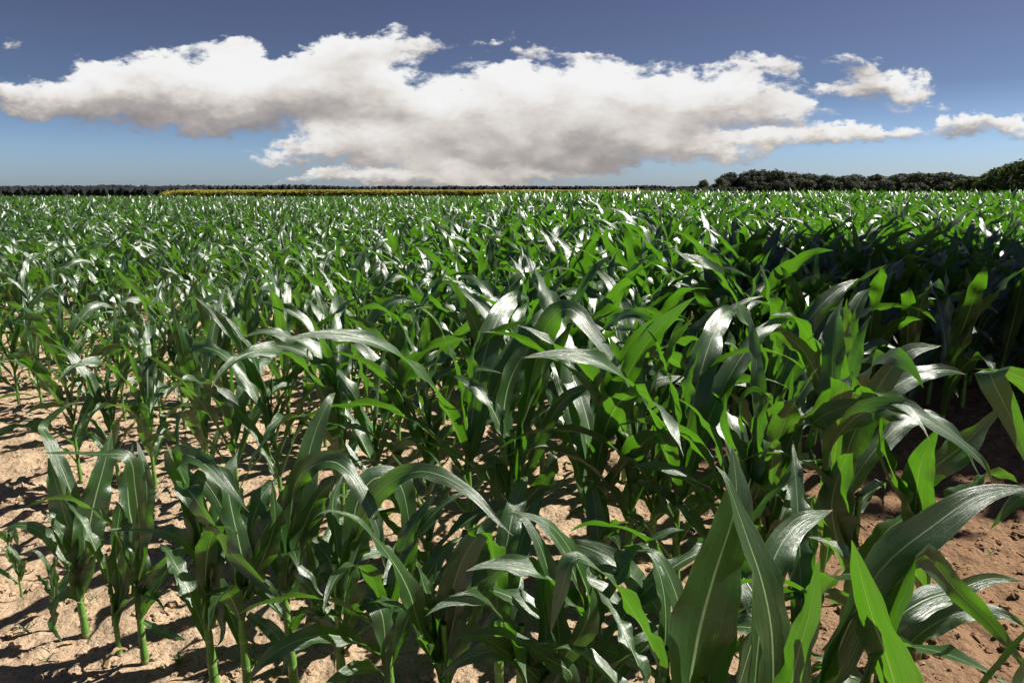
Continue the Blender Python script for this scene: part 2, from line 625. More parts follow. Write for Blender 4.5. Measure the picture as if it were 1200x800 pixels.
def stalk_points(H, lean, r, nseg=14):
    z = np.linspace(0, H, nseg)
    P = np.stack([lean[0] * z, lean[1] * z, z - 0.02], 1)
    t = z / H
    rr = r * (1.0 - 0.55 * t)
    rr[0] *= 1.25
    # nodes: slight swelling where the sheaths end
    rr = rr * (1 + 0.14 * (np.arange(nseg) % 3 == 2))
    return P, rr


def make_parts(seed, H=1.0, nleaf=11, nv=22, nu=7, nc=10, stage=1.0):
    """The pieces of one maize plant, about H tall: [('stalk'|'leaf', verts, faces, uv)]."""
    rng = np.random.default_rng(seed)
    lean = rng.uniform(-0.05, 0.05, 2)
    out = []
    Hs = H * 0.62
    P, rr = stalk_points(Hs, lean, 0.0165 * H ** 0.5, 13)
    v, f, uv = tube(P, rr, nc)
    out.append(('stalk', v, f, uv))
    phi0 = rng.uniform(0, 2 * np.pi)
    for i in range(nleaf):
        q = i / (nleaf - 1)
        phi = phi0 + (i % 2) * np.pi + rng.uniform(-0.45, 0.45) + q * 0.5
        h = Hs * (0.24 + 0.72 * q ** 0.9)
        L = H * (0.32 + 0.60 * math.sin(math.pi * min(1, 0.10 + q * 0.80)) ** 1.0) * rng.uniform(0.86, 1.12)
        W = H * (0.040 + 0.066 * math.sin(math.pi * min(1, 0.08 + q * 0.74))) * rng.uniform(0.85, 1.15)
        if q > 0.82:          # the young rolled leaves of the whorl
            th0 = R(rng.uniform(2, 10))
            bend = R(rng.uniform(8, 55))
            L *= 0.85
            W *= 0.75
        elif q > 0.35:
            th0 = R(rng.uniform(12, 26))
            bend = R(rng.uniform(30, 135))
        else:
            th0 = R(rng.uniform(20, 38))
            bend = R(rng.uniform(60, 125))
        roll = R(rng.uniform(-75, 75))
        v, f, uv = proc_leaf(rng, h, phi, L, W, th0, bend, roll, nv, nu, lean, r0=0.011, wave=rng.uniform(0.7, 1.7), bexp=rng.uniform(1.2, 2.6))
        out.append(('leaf', v, f, uv))
    if seed % 2 == 0:
        phi = phi0 + rng.uniform(-1, 1)
        v, f, uv = proc_leaf(rng, Hs * 0.10, phi, H * rng.uniform(.16, .26), H * 0.022, R(40), R(125), R(rng.uniform(-60, 60)), nv, nu, lean, r0=0.012, wave=1.6)
        out.append(('dry', v, f, uv))
    return out


def parts_to_meshes(parts, name):
    res = []
    for kind, v, f, uv in parts:
        mb = MB()
        mb.add(v, f, uv)
        res.append(('leaf' if kind == 'dry' else kind, mb.mesh('leaf' if kind == 'dry' else kind, [{'stalk': M_STALK, 'leaf': M_LEAF, 'dry': M_DRY}[kind]])))
    return res


def parts_two_meshes(parts, name):
    s, l = MB(), MB()
    for kind, v, f, uv in parts:
        (s if kind == 'stalk' else l).add(v, f, uv)
    return [('stalk', s.mesh('stalk', [M_STALK])), ('foliage', l.mesh('foliage', [M_LEAF]))]


def parts_one_mesh(parts, name):
    mb = MB()
    for kind, v, f, uv in parts:
        mb.add(v, f, uv, 1 if kind == 'stalk' else 0)
    return mb.mesh(name, [M_LEAF, M_STALK])


# ------------------------------------------------------------------ ground


def axis(lo, hi, step, far_lo, far_hi):
    a = list(np.arange(lo, hi + 1e-6, step))
    s = step
    x = hi
    while x < far_hi:
        s *= 1.16
        x += s
        a.append(min(x, far_hi))
    s = step
    x = lo
    b = []
    while x > far_lo:
        s *= 1.16
        x -= s
        b.append(max(x, far_lo))
    return np.array(b[::-1] + a)


_G = {}


def vnoise(x, y, scale, seed):
    if seed not in _G:
        _G[seed] = np.random.default_rng(seed).random((256, 256))
    g = _G[seed]
    X, Y = x * scale + 1000.3, y * scale + 1000.7
    xi, yi = np.floor(X).astype(int), np.floor(Y).astype(int)
    fx, fy = X - xi, Y - yi
    fx, fy = fx * fx * (3 - 2 * fx), fy * fy * (3 - 2 * fy)
    a = g[xi % 256, yi % 256]; b = g[(xi + 1) % 256, yi % 256]
    c = g[xi % 256, (yi + 1) % 256]; d = g[(xi + 1) % 256, (yi + 1) % 256]
    return (a * (1 - fx) + b * fx) * (1 - fy) + (c * (1 - fx) + d * fx) * fy - 0.5


def gh(x, y):
    near = np.clip(1 - (np.abs(y - 3) - 6) / 8, 0, 1)
    h = 0.05 * vnoise(x, y, 0.9, 1) + 0.03 * vnoise(x, y, 3.1, 2) + 0.032 * vnoise(x, y, 8.5, 3) + 0.026 * vnoise(x, y, 19, 4) + 0.016 * vnoise(x, y, 40, 5)
    return h * near


xs = axis(-4.2, 4.2, 0.022, -4000, 4000)
ys = axis(0.4, 6.2, 0.022, -300, 5000)
GX, GY = np.meshgrid(xs, ys)
GZ = gh(GX, GY)
mb = MB()
nr, nc_ = GX.shape
idx = np.arange(nr * nc_).reshape(nr, nc_)
F = np.stack([idx[:-1, :-1], idx[:-1, 1:], idx[1:, 1:], idx[1:, :-1]], -1).reshape(-1, 4)
mb.add(np.stack([GX, GY, GZ], -1).reshape(-1, 3), F)
tag(mb.build('ground', [M_SOIL]), kind='structure')

M_MEADOW = simple_mat('meadow_grass', (0.035, 0.075, 0.018), (0.075, 0.12, 0.03), 0.2, 0.9)
mb = MB()
mb.add([(-3900, 78, 0.03), (3900, 78, 0.03), (3900, 4900, 0.03), (-3900, 4900, 0.03)], [(0, 1, 2, 3)])
tag(mb.build('meadow', [M_MEADOW]), kind='structure')

# clods and stones
rng = np.random.default_rng(5)
ph = (1 + 5 ** 0.5) / 2
ico = unit(np.array([(-1, ph, 0), (1, ph, 0), (-1, -ph, 0), (1, -ph, 0), (0, -1, ph), (0, 1, ph), (0, -1, -ph), (0, 1, -ph), (ph, 0, -1), (ph, 0, 1), (-ph, 0, -1), (-ph, 0, 1)], float))
icof = np.array([(0, 11, 5), (0, 5, 1), (0, 1, 7), (0, 7, 10), (0, 10, 11), (1, 5, 9), (5, 11, 4), (11, 10, 2), (10, 7, 6), (7, 1, 8), (3, 9, 4), (3, 4, 2), (3, 2, 6), (3, 6, 8), (3, 8, 9), (4, 9, 5), (2, 4, 11), (6, 2, 10), (8, 6, 7), (9, 8, 1)])


def subdiv(v, f):
    v = list(map(tuple, v)); cache = {}; nf = []

    def mid(a, b):
        k = (min(a, b), max(a, b))
        if k not in cache:
            m = np.array(v[a]) + np.array(v[b]); m /= np.linalg.norm(m)
            v.append(tuple(m)); cache[k] = len(v) - 1
        return cache[k]
    for a, b, c in f:
        x, y, z = mid(a, b), mid(b, c), mid(c, a)
        nf += [(a, x, z), (b, y, x), (c, z, y), (x, y, z)]
    return np.array(v), np.array(nf)


ico2, ico2f = subdiv(ico, icof)
for nm, mat, n, smin, smax, lab, cat in (
        ('soil_clods', M_SOIL, 9000, 0.003, 0.022, 'crumbs and clods of sandy soil lying between the maize rows', 'clods'),
        ('pebbles', M_STONE, 700, 0.003, 0.009, 'small pale pebbles scattered over the sandy soil', 'pebbles')):
    mb = MB()
    for k in range(n):
        y = 1.2 + 5 * rng.random() ** 1.4
        x = rng.uniform(-1, 1) * (y * 0.8 + 0.4)
        s = smin + (smax - smin) * rng.random() ** 3
        sc = s * rng.uniform(0.6, 1.3, 3) * np.array([1, 1, 0.7])
        v = ico2 * (1 + 0.22 * rng.standard_normal((len(ico2), 1))) * sc
        v = v + np.array([x, y, float(gh(np.array(x), np.array(y))) + s * 0.15])
        mb.add(v, ico2f)
    tag(mb.build(nm, [mat], smooth=False), lab, cat, kind='stuff')

# withered leaf scraps on the soil
mb = MB()
for k in range(130):
    y = 1.3 + 3.5 * rng.random() ** 1.3
    x = rng.uniform(-1, 1) * (y * 0.78 + 0.3)
    a = rng.uniform(0, 6.28)
    L = rng.uniform(0.02, 0.09)
    t = np.linspace(-0.5, 0.5, 9)
    P = np.stack([x + np.cos(a) * t * L, y + np.sin(a) * t * L, gh(x + np.cos(a) * t * L, y + np.sin(a) * t * L) + 0.008 + 0.012 * rng.random() * np.sin((t + .5) * 3.1)], 1)
    N = np.tile([rng.uniform(-.5, .5), rng.uniform(-.5, .5), 1.0], (9, 1))
    v, f, uv = blade(P, N, L * rng.uniform(0.1, 0.25), rng, 4)
    mb.add(v, f, uv)
tag(mb.build('leaf_litter', [M_DRY]), 'dry brown leaf scraps and stubble lying on the soil', 'litter', kind='stuff')

# ------------------------------------------------------------------ maize, foreground plants
# authored leaves: control points as (x, y) seen from the path at a distance Y from it,
# points run from the stalk to the tip; roll turns the blade about its length
HALF = unit(np.array([0.40, -0.50, 0.77]))
PLANT_GROUP = 'maize plants standing in the field'


def hero_leaf(stem_xy, z_of, Ybase, spec, rng):
    pts, wpx, dy, rolls = spec[:4]
    wave = spec[4] if len(spec) > 4 else 0.8
    n = len(pts)
    if not hasattr(dy, '__len__'):
        if pts[-1][1] < pts[0][1] - 60 and max(abs(r) for r in (rolls if hasattr(rolls, '__len__') else [rolls])) < 50:
            dy = dy + 0.11          # upright blades lean back a little
        dys = [dy * (i / (n - 1)) ** 1.2 for i in range(n)]
    else:
        dys = list(dy)
    P = [at(px, py, Ybase + d) for (px, py), d in zip(pts, dys)]
    sp = z_of(P[0][2])
    if np.linalg.norm(sp - P[0]) > 0.02:
        low = z_of(P[0][2] - 0.10 - 0.4 * abs(sp[0] - P[0][0]))
        P = [low, *P]
        rolls = [rolls[0], *rolls] if hasattr(rolls, '__len__') else rolls
    Pn = catmull(P, 34)
    zc = np.median(Pn[:, 1]) * CP + (CAM_H - np.median(Pn[:, 2])) * SP
    W = wpx / FPX * zc
    if not hasattr(rolls, '__len__'):
        rolls = [0, rolls]
    ra = np.radians(np.interp(np.linspace(0, 1, 34), np.linspace(0, 1, len(rolls)), rolls))
    T = unit(np.gradient(Pn, axis=0))
    H = np.tile(HALF, (34, 1))
    N = unit(H - (H * T).sum(1, keepdims=True) * T)
    # keep the normal continuous along the blade
    for i in range(1, 34):
        prev = N[i - 1] - N[i - 1].dot(T[i]) * T[i]
        prev /= max(np.linalg.norm(prev), 1e-6)
        N[i] = unit(0.55 * prev + 0.45 * N[i])
        N[i] = unit(N[i] - N[i].dot(T[i]) * T[i])
    S = np.cross(T, N)
    N = N * np.cos(ra)[:, None] + S * np.sin(ra)[:, None]
    return blade(Pn, N, W, rng, 11, wave=wave * 1.9, fold=rng.uniform(0.25, 0.5))


def hero(label, base, Hs, leaves, extra=0, seed=0, lean=(0.0, 0.0), r=0.017, xtra_scale=0.8, group=True, xq=(0.1, 0.9), name='maize_plant', cat='maize plant'):
    """base: ground point in photo pixels (may lie below the frame)."""
    rng = np.random.default_rng(seed + 100)
    b = ground_at(*base)
    b[2] = float(gh(b[0], b[1])) - 0.01
    root = empty(name, tuple(b))
    tag(root, label, cat, PLANT_GROUP if group else None)
    P, rr = stalk_points(Hs, lean, r, 18)
    mb = MB()
    mb.add(*tube(P, rr, 14))
    mb.build('stalk', [M_STALK], root)

    def z_of(z):
        zz = min(max(z - b[2], 0.03), Hs)
        return np.array([b[0] + lean[0] * zz, b[1] + lean[1] * zz, b[2] + zz])
    for spec in leaves:
        v, f, uv = hero_leaf(b, z_of, b[1], spec, rng)
        mb = MB()
        mb.add(v - b, f, uv)
        mb.build('leaf', [M_LEAF], root)
    phi0 = rng.uniform(0, 6.28)
    if seed % 2 == 0 and Hs > .3:
        v, f, uv = proc_leaf(rng, Hs * 0.14, rng.uniform(-2.6, -0.4), rng.uniform(.13, .22), 0.02, R(45), R(120), R(rng.uniform(-60, 60)), 20, 7, lean, r * .8, wave=1.8)
        mb = MB()
        mb.add(v, f, uv)
        mb.build('leaf', [M_DRY], root)['label'] = 'withered brown lower leaf'
    for i in range(extra):
        q = xq[0] + (xq[1] - xq[0]) * (i + 0.5) / extra
        phi = phi0 + (i % 2) * np.pi + rng.uniform(-0.6, 0.6)
        h = Hs * (0.15 + 0.8 * q)
        L = Hs * 1.5 * (0.30 + 0.5 * math.sin(math.pi * min(1, .1 + q * .8))) * rng.uniform(0.85, 1.1) * xtra_scale
        W = Hs * 1.5 * (0.04 + 0.07 * math.sin(math.pi * min(1, .1 + q * .75))) * rng.uniform(.85, 1.15) * xtra_scale
        th0 = R(rng.uniform(8, 20) if q > .6 else rng.uniform(22, 40))
        bend = R(rng.uniform(20, 70) if q > .8 else rng.uniform(60, 130))
        v, f, uv = proc_leaf(rng, h, phi, L, W, th0, bend, R(rng.uniform(-70, 70)), 26, 9, lean, 0.012, wave=rng.uniform(.5, 1.2), bexp=rng.uniform(1.3, 2.4))
        mb = MB()
        mb.add(v, f, uv)
        mb.build('leaf', [M_LEAF], root)
    return root, b


HEROES = []


def H_(*a, **k):
    HEROES.append(hero(*a, **k)[1])


# the front row, from the open corner of the field towards the big plants
H_('slim young maize plant with open soil around it, first of the front row', (101, 742), 0.44, [
    ([(97, 660), (78, 610), (64, 560), (56, 535)], 34, -0.04, [0, -10, -20], 0.5),
    ([(98, 650), (110, 590), (122, 545), (131, 503)], 34, 0.05, [10, 20, 30], 0.5),
    ([(98, 655), (104, 600), (112, 560), (120, 520)], 20, 0.12, [30, 60], 0.5),
    ([(98, 665), (84, 640), (60, 607), (56, 612)], 20, -0.05, [0, 10], 0.6),
    ([(96, 670), (110, 640), (122, 633), (108, 655)], 12, -0.05, [20, 50], 1.0),
    ([(97, 705), (78, 697), (66, 704), (62, 735), (74, 752)], 11, -0.08, [0, 40], 1.0),
    ([(99, 640), (88, 590), (60, 520), (50, 500), (78, 475), (96, 472)], 17, 0.25, [10, 10, 60], 0.4),
], extra=1, seed=1, r=0.0135, lean=(-0.03, 0.01))
H_('slender maize plant whose longest leaf points flat across the bare soil', (170, 774), 0.50, [
    ([(165, 660), (152, 600), (150, 560), (156, 520)], 26, 0.0, [20, 10, 20], 0.7),
    ([(164, 650), (172, 590), (168, 545), (160, 515)], 22, -0.03, [-20, 0], 0.6),
    ([(165, 640), (158, 570), (150, 536), (110, 532), (30, 530)], 17, -0.05, [0, 0, 20, 30, 60], 0.3),
    ([(166, 690), (190, 660), (196, 650)], 14, -0.04, [10, 40], 0.7),
    ([(168, 720), (180, 700), (202, 690)], 9, -0.05, [0, 40], 0.7),
    ([(168, 728), (190, 740), (218, 750)], 11, -0.1, [0, 10], 0.6),
    ([(166, 690), (155, 640), (140, 620), (125, 622)], 18, 0.08, [0, 30], 0.8),
], extra=2, seed=2, r=0.0125, lean=(-0.01, 0.02))
H_('thin dark maize plant behind the slender one of the front row', (140, 762), 0.42, [
    ([(141, 690), (136, 640), (142, 590), (150, 560)], 22, 0.05, [30, 50], 0.6),
    ([(141, 700), (150, 650), (160, 610), (176, 580)], 18, 0.05, [-30, -60], 0.6),
    ([(140, 720), (128, 690), (118, 684)], 9, -0.04, [0, 60], 0.8),
], extra=2, seed=3, r=0.010)
H_('maize plant with a long dark leaf trailing down to the soil', (253, 808), 0.50, [
    ([(247, 690), (235, 620), (215, 560), (195, 520)], 34, -0.02, [60, 50, 30], 0.5),
    ([(247, 700), (240, 640), (225, 590), (235, 560), (262, 600), (275, 650)], 26, 0.05, [20, 10, 0], 0.6),
    ([(247, 680), (225, 590), (205, 535), (235, 540), (275, 580), (292, 600)], 28, [0, 0, 0, -.05, -.1, -.15], [0, 0, 0, 10], 0.6),
    ([(247, 660), (255, 610), (265, 560), (280, 525)], 34, 0.08, [20, 40], 0.5),
    ([(250, 690), (230, 650), (200, 625), (160, 622), (118, 620)], 20, -0.06, [10, 20, 50], 0.7),
    ([(250, 700), (262, 740), (252, 760)], 12, -0.05, [0, 60], 0.8),
    ([(246, 650), (215, 580), (225, 578), (265, 640), (310, 685), (345, 725)], 26, [0, -.05, -.1, -.15, -.2, -.25], [40, 70, 75, 60, 30], 0.7),
], extra=2, seed=4, r=0.016, lean=(-0.02, 0.0))
H_('maize plant with a pale wavy leaf arching over its neighbours', (292, 818), 0.52, [
    ([(285, 690), (292, 630), (305, 585), (325, 560)], 38, 0.06, [10, 20], 0.5),
    ([(286, 700), (300, 640), (330, 590), (345, 558)], 30, 0.02, [-10, -30], 0.5),
    ([(286, 670), (272, 600), (262, 560), (240, 540), (205, 528)], 24, 0.0, [10, 10, 10, 30], 0.7),
    ([(288, 700), (310, 650), (322, 610), (318, 562)], 30, -0.05, [50, 30], 0.5),
    ([(290, 720), (320, 740), (335, 765), (330, 790)], 17, -0.08, [0, 40], 1.0),
], extra=3, seed=5, r=0.016)
H_('maize plant with one broad dark leaf turned to the path', (346, 806), 0.50, [
    ([(336, 700), (345, 650), (368, 590), (392, 562)], 44, -0.06, [55, 50, 40], 0.35),
    ([(337, 690), (325, 640), (308, 600), (300, 580)], 32, 0.04, [10, 0], 0.5),
    ([(337, 680), (340, 610), (350, 560), (385, 540), (415, 560), (440, 610), (452, 668)], 26, [0, 0, 0, 0, -.04, -.08, -.12], [20, 10, 0, 0, 20], 0.7),
    ([(338, 730), (300, 690), (270, 690), (232, 700)], 18, -0.1, [60, 40], 0.8),
    ([(338, 740), (360, 715), (390, 740), (392, 785)], 16, -0.1, [40, 50, 60], 0.9),
    ([(337, 650), (352, 590), (365, 520), (385, 470), (393, 460)], 32, 0.12, [0, 5, 10], 0.2),
], extra=3, seed=6, r=0.0165, lean=(-0.03, 0))
H_('maize plant with a leaf bent right over like a hoop', (402, 818), 0.52, [
    ([(400, 720), (410, 670), (425, 630), (445, 600)], 36, -0.03, [40, 55], 0.4),
    ([(400, 710), (388, 660), (375, 640), (368, 625)], 30, 0.0, [0, -20], 0.6),
    ([(401, 690), (425, 610), (450, 570), (495, 552), (545, 572), (585, 612), (602, 628)], 24, [0, 0, 0, -.04, -.08, -.12, -.15], [0, 0, 0, 10, 30], 0.4),
    ([(400, 700), (412, 640), (418, 590), (440, 560), (470, 570), (482, 640), (480, 690)], 30, [0, .03, .06, .1, .12, .12, .12], [0, 0, 10, 20], 0.4),
    ([(402, 700), (395, 640), (390, 590), (402, 555)], 26, 0.05, [20, 30], 0.4),
    ([(403, 740), (425, 700), (446, 715), (452, 760), (455, 810)], 28, [0, -.06, -.1, -.12, -.14], [10, 0, -10], 0.5),
], extra=3, seed=7, r=0.016)
H_('low bushy maize plant with pale broad leaves like an open book', (523, 862), 0.40, [
    ([(520, 780), (525, 720), (545, 650), (592, 594)], 38, -0.02, [0, -5, 0], 0.25),
    ([(522, 770), (540, 700), (562, 650), (572, 600)], 34, 0.05, [10, 0], 0.3),
    ([(515, 770), (508, 720), (498, 690), (488, 654)], 30, -0.05, [30, 35], 0.3),
    ([(510, 775), (492, 735), (478, 690), (455, 650), (420, 612), (385, 598), (366, 608)], 28, [0, -.03, -.06, -.08, -.1, -.12, -.14], [10, 0, 10, 50, 30], 0.5),
    ([(525, 790), (545, 745), (560, 705), (580, 672), (615, 657), (640, 680)], 26, -0.1, [20, 40, 10], 0.5),
    ([(520, 800), (500, 760), (492, 745)], 28, -0.1, [40, 60], 0.6),
    ([(522, 790), (512, 740), (505, 700), (512, 660)], 24, 0.02, [50, 60], 0.3),
], extra=2, seed=8, r=0.018)
H_('maize plant at the front edge with a leaf rolled over like a ribbon', (610, 905), 0.50, [
    ([(640, 800), (610, 750), (585, 720), (560, 745), (540, 755)], 18, -0.05, [0, 20], 0.5),
    ([(650, 800), (655, 740), (640, 660), (615, 608), (590, 602)], 30, 0.0, [10, 0, 0], 0.4),
    ([(655, 780), (690, 720), (680, 670), (650, 620), (600, 598)], 34, [0, 0, -.02, -.05, -.1], [30, 20, 0], 0.4),
    ([(640, 810), (600, 770), (560, 745), (520, 752)], 22, -0.12, [0, 0, 20], 0.5),
    ([(630, 800), (640, 740), (634, 690), (640, 650)], 28, 0.08, [0, 20], 0.5),
    ([(655, 820), (670, 790), (640, 770), (590, 740), (540, 742)], 24, -0.2, [10, 10], 0.4),
], extra=2, seed=9, r=0.018)
H_('maize plant at the front edge with a deep green leaf hanging forward', (770, 960), 0.55, [
    ([(775, 800), (765, 760), (735, 705), (700, 665), (672, 655), (655, 700), (645, 742)], 40, [0, -.03, -.08, -.1, -.1, -.12, -.14], [70, 60, 55, 40, 20], 0.4),
    ([(790, 790), (800, 740), (790, 690), (768, 648), (745, 645)], 36, -0.02, [20, 10, 0], 0.3),
    ([(770, 800), (780, 740), (775, 680), (755, 640), (730, 640)], 24, 0.1, [0, 20], 0.4),
    ([(760, 810), (740, 760), (720, 720), (700, 690)], 34, 0.1, [30, 10], 0.5),
    ([(790, 830), (830, 760), (860, 690)], 40, 0.1, [30, 60], 0.4),
], extra=2, seed=10, r=0.019)
# the large plants of the near corner
H_('tallest near maize plant with two huge upright leaves, steel grey in the light', (850, 1090), 0.62, [
    ([(812, 830), (815, 760), (835, 680), (862, 590), (858, 522)], 92, 0.02, [10, 0, 0, -5], 0.18),
    ([(900, 860), (905, 760), (895, 690), (872, 620), (850, 560), (838, 545)], 68, -0.03, [-15, -5, 0, 0], 0.18),
    ([(850, 860), (870, 790), (890, 720), (898, 660)], 62, 0.08, [40, 30], 0.25),
    ([(880, 850), (890, 740), (905, 660), (935, 615), (976, 597)], 44, 0.16, [0, 0, 0, 10], 0.3),
    ([(840, 860), (830, 800), (852, 720), (855, 640), (880, 560)], 46, 0.14, [20, 20], 0.3),
], extra=1, seed=11, r=0.021)
H_('near maize plant with bright sunlit leaf tips standing like blades', (985, 1140), 0.60, [
    ([(925, 860), (930, 790), (948, 720), (961, 652)], 56, -0.02, [75, 70, 70], 0.25),
    ([(1060, 870), (1045, 790), (1018, 710), (998, 632)], 66, -0.05, [70, 65, 65], 0.2),
    ([(950, 840), (975, 770), (1000, 720), (1010, 690)], 60, 0.06, [60, 40], 0.3),
    ([(955, 850), (985, 755), (1030, 670), (1095, 615), (1150, 580), (1210, 570)], 60, 0.02, [20, 10, 5, 0, 10], 0.2),
    ([(990, 850), (1040, 740), (1080, 705), (1120, 692), (1160, 678), (1200, 680)], 30, 0.14, [20, 30, 10, 40], 0.8),
    ([(1000, 840), (1050, 700), (1080, 650), (1120, 690), (1170, 740), (1215, 800)], 30, 0.1, [60, 50, 70], 0.7),
], extra=0, seed=12, r=0.021)
H_('maize plant cut by the frame edge showing one pointed bright green leaf', (1180, 1150), 0.55, [
    ([(1120, 850), (1150, 800), (1180, 765), (1215, 722)], 52, 0.02, [70, 70], 0.2),
    ([(1190, 850), (1205, 780), (1240, 690), (1290, 640)], 50, 0.05, [20, 0], 0.3),
], extra=2, seed=13, r=0.02)
# second line of larger plants
H_('maize plant with a great bright leaf folded over its top', (600, 668), 0.66, [
    ([(602, 560), (612, 500), (640, 430), (672, 372)], 46, -0.05, [60, 55, 50], 0.3),
    ([(602, 550), (620, 460), (640, 385), (668, 362), (705, 405), (738, 452), (742, 470)], 30, [0, 0, 0, -.05, -.1, -.12, -.13], [20, 0, -5, 0, 20], 0.2),
    ([(604, 560), (590, 500), (600, 440), (640, 380)], 34, 0.08, [20, 10], 0.3),
    ([(604, 590), (632, 520), (660, 470), (700, 455), (740, 470), (770, 490)], 17, -0.08, [10, 0, 20], 0.5),
    ([(603, 600), (590, 560), (580, 540), (584, 600)], 22, -0.05, [0, 20], 0.5),
    ([(604, 600), (640, 560), (648, 530), (640, 560)], 20, -0.1, [0, 20], 0.5),
], extra=4, seed=14, r=0.019)
H_('single maize plant with fanned leaves standing behind an open patch of soil', (764, 642), 0.56, [
    ([(762, 580), (748, 520), (748, 470), (752, 424)], 30, 0.03, [0, 0, 5], 0.3),
    ([(764, 590), (776, 540), (800, 490), (832, 458)], 34, -0.04, [60, 60], 0.35),
    ([(766, 600), (786, 560), (808, 530), (838, 480)], 38, -0.08, [55, 60], 0.35),
    ([(762, 570), (738, 500), (752, 458), (792, 444), (826, 455), (852, 470)], 15, -0.06, [10, 0, 0, 10], 0.3),
    ([(762, 590), (735, 540), (710, 490), (690, 460), (672, 462)], 18, 0.0, [40, 60], 0.7),
    ([(763, 600), (745, 570), (738, 590), (748, 620)], 20, -0.08, [0, 20], 0.6),
    ([(766, 610), (800, 580), (835, 556), (860, 551)], 9, -0.02, [0, 20], 0.3),
], extra=2, seed=15, r=0.0175)
H_('maize plant with upright bright leaf catching the light from behind', (890, 730), 0.62, [
    ([(900, 620), (880, 570), (888, 500), (905, 460)], 42, -0.03, [65, 65], 0.35),
    ([(895, 600), (905, 540), (920, 490), (930, 430)], 34, 0.05, [60, 50], 0.25),
    ([(893, 600), (870, 540), (850, 500), (850, 460)], 32, 0.05, [70, 60], 0.4),
    ([(893, 600), (870, 520), (868, 470), (885, 455), (905, 470)], 20, -0.1, [20, 40], 0.5),
], extra=5, seed=16, r=0.019)
H_('maize plant topped by a long grey leaf leaning over towards the dark soil', (985, 770), 0.64, [
    ([(985, 620), (990, 540), (1020, 470), (1060, 415), (1103, 405)], 46, 0.0, [0, 5, 10, 20], 0.2),
    ([(985, 610), (970, 540), (1000, 490), (1050, 478), (1100, 500), (1150, 540), (1165, 575)], 30, [0, 0, -.05, -.1, -.12, -.12, -.1], [10, 0, 0, 10, 40], 0.4),
    ([(985, 600), (955, 540), (950, 500), (985, 478), (1040, 470)], 36, -0.08, [40, 20, 30], 0.4),
    ([(983, 640), (975, 590), (988, 545), (1000, 525)], 44, -0.12, [70, 70], 0.5),
], extra=2, seed=17, r=0.02)
H_('maize plant with stiff leaves spreading above the dark reddish soil', (1072, 770), 0.60, [
    ([(1072, 620), (1085, 560), (1130, 520), (1180, 470)], 42, 0.0, [20, 20, 30], 0.3),
    ([(1070, 620), (1052, 570), (1035, 520), (1045, 490)], 48, -0.06, [30, 40], 0.3),
    ([(1070, 610), (1040, 560), (1030, 520), (1040, 480), (1110, 500), (1150, 560)], 30, 0.05, [30, 0, 10], 0.4),
    ([(1074, 620), (1075, 570), (1080, 540), (1100, 500)], 40, -0.1, [70, 70], 0.4),
], extra=2, seed=18, r=0.02)
H_('maize plant at the frame edge with a vivid green leaf drooping into view', (1290, 820), 0.72, [
    ([(1250, 560), (1215, 480), (1180, 438), (1140, 432)], 20, 0.0, [40, 60], 0.3),
    ([(1260, 520), (1210, 450), (1165, 435), (1150, 436)], 30, 0.0, [0, 0], 0.3),
    ([(1280, 560), (1240, 470), (1190, 440), (1160, 436), (1185, 490), (1212, 560)], 44, [0, -.05, -.1, -.12, -.14, -.15], [60, 70, 70, 70], 0.3),
    ([(1285, 600), (1260, 560), (1200, 580), (1160, 620)], 30, 0.0, [20, 30], 0.5),
], extra=1, seed=19, r=0.02)
for q, (lab, base, hs, ex) in enumerate((
        ('leafy maize plant between the hoop-leafed plant and the low bushy one', (458, 836), 0.46, 8),
        ('maize plant just behind the ribbon-leafed one at the front edge', (585, 815), 0.46, 7),
        ('maize plant hidden low between ribbon-leafed and hanging-leafed plants', (690, 880), 0.50, 8),
        ('maize plant filling the gap before the tallest near plant', (800, 870), 0.54, 8),
        ('maize plant between the tallest near plant and the bright leaf tips', (925, 900), 0.56, 8),
        ('slim maize plant behind the bright sunlit leaf tips', (1020, 880), 0.50, 7),
        ('maize plant with loose leaves in front of the open patch of soil', (700, 742), 0.40, 7),
        ('maize plant squeezed behind the tallest near plant', (850, 720), 0.56, 8),
        ('maize plant behind the broad dark leaf of the front row', (372, 745), 0.42, 7),
        ('maize plant behind the low bushy one with pale leaves', (505, 730), 0.44, 8))):
    H_(lab, base, hs, [], extra=ex, seed=40 + q, r=0.0165, xtra_scale=0.95)
# three small seedlings on the open corner
for lab, base, hs, lv in (
        ('tiny maize seedling at the frame edge, nearest the open corner', (25, 694), 0.13, [
            ([(24, 675), (14, 655), (0, 640)], 8, -0.02, [0, 30]), ([(24, 672), (22, 655), (8, 640), (0, 650)], 6, 0.0, [0, 30]), ([(24, 680), (28, 660), (32, 655)], 6, 0.0, [0, 20])]),
        ('small thin maize seedling beside the first plant of the front row', (64, 732), 0.20, [
            ([(64, 690), (62, 665), (70, 650)], 10, 0.0, [30, 30]), ([(63, 685), (55, 660), (40, 645), (26, 655)], 7, -0.02, [0, 30]), ([(63, 700), (50, 680), (40, 672)], 8, -0.02, [20, 30])]),
        ('little maize seedling with two drooping leaves near the frame edge', (12, 652), 0.14, [
            ([(12, 635), (14, 620), (22, 640)], 8, 0.0, [0, 30]), ([(12, 635), (6, 624), (0, 626)], 7, 0.0, [0, 30])])):
    H_(lab, base, hs, lv, extra=1, seed=hash(base) % 50, r=0.006, name='maize_seedling', cat='maize seedling', xtra_scale=1.2)

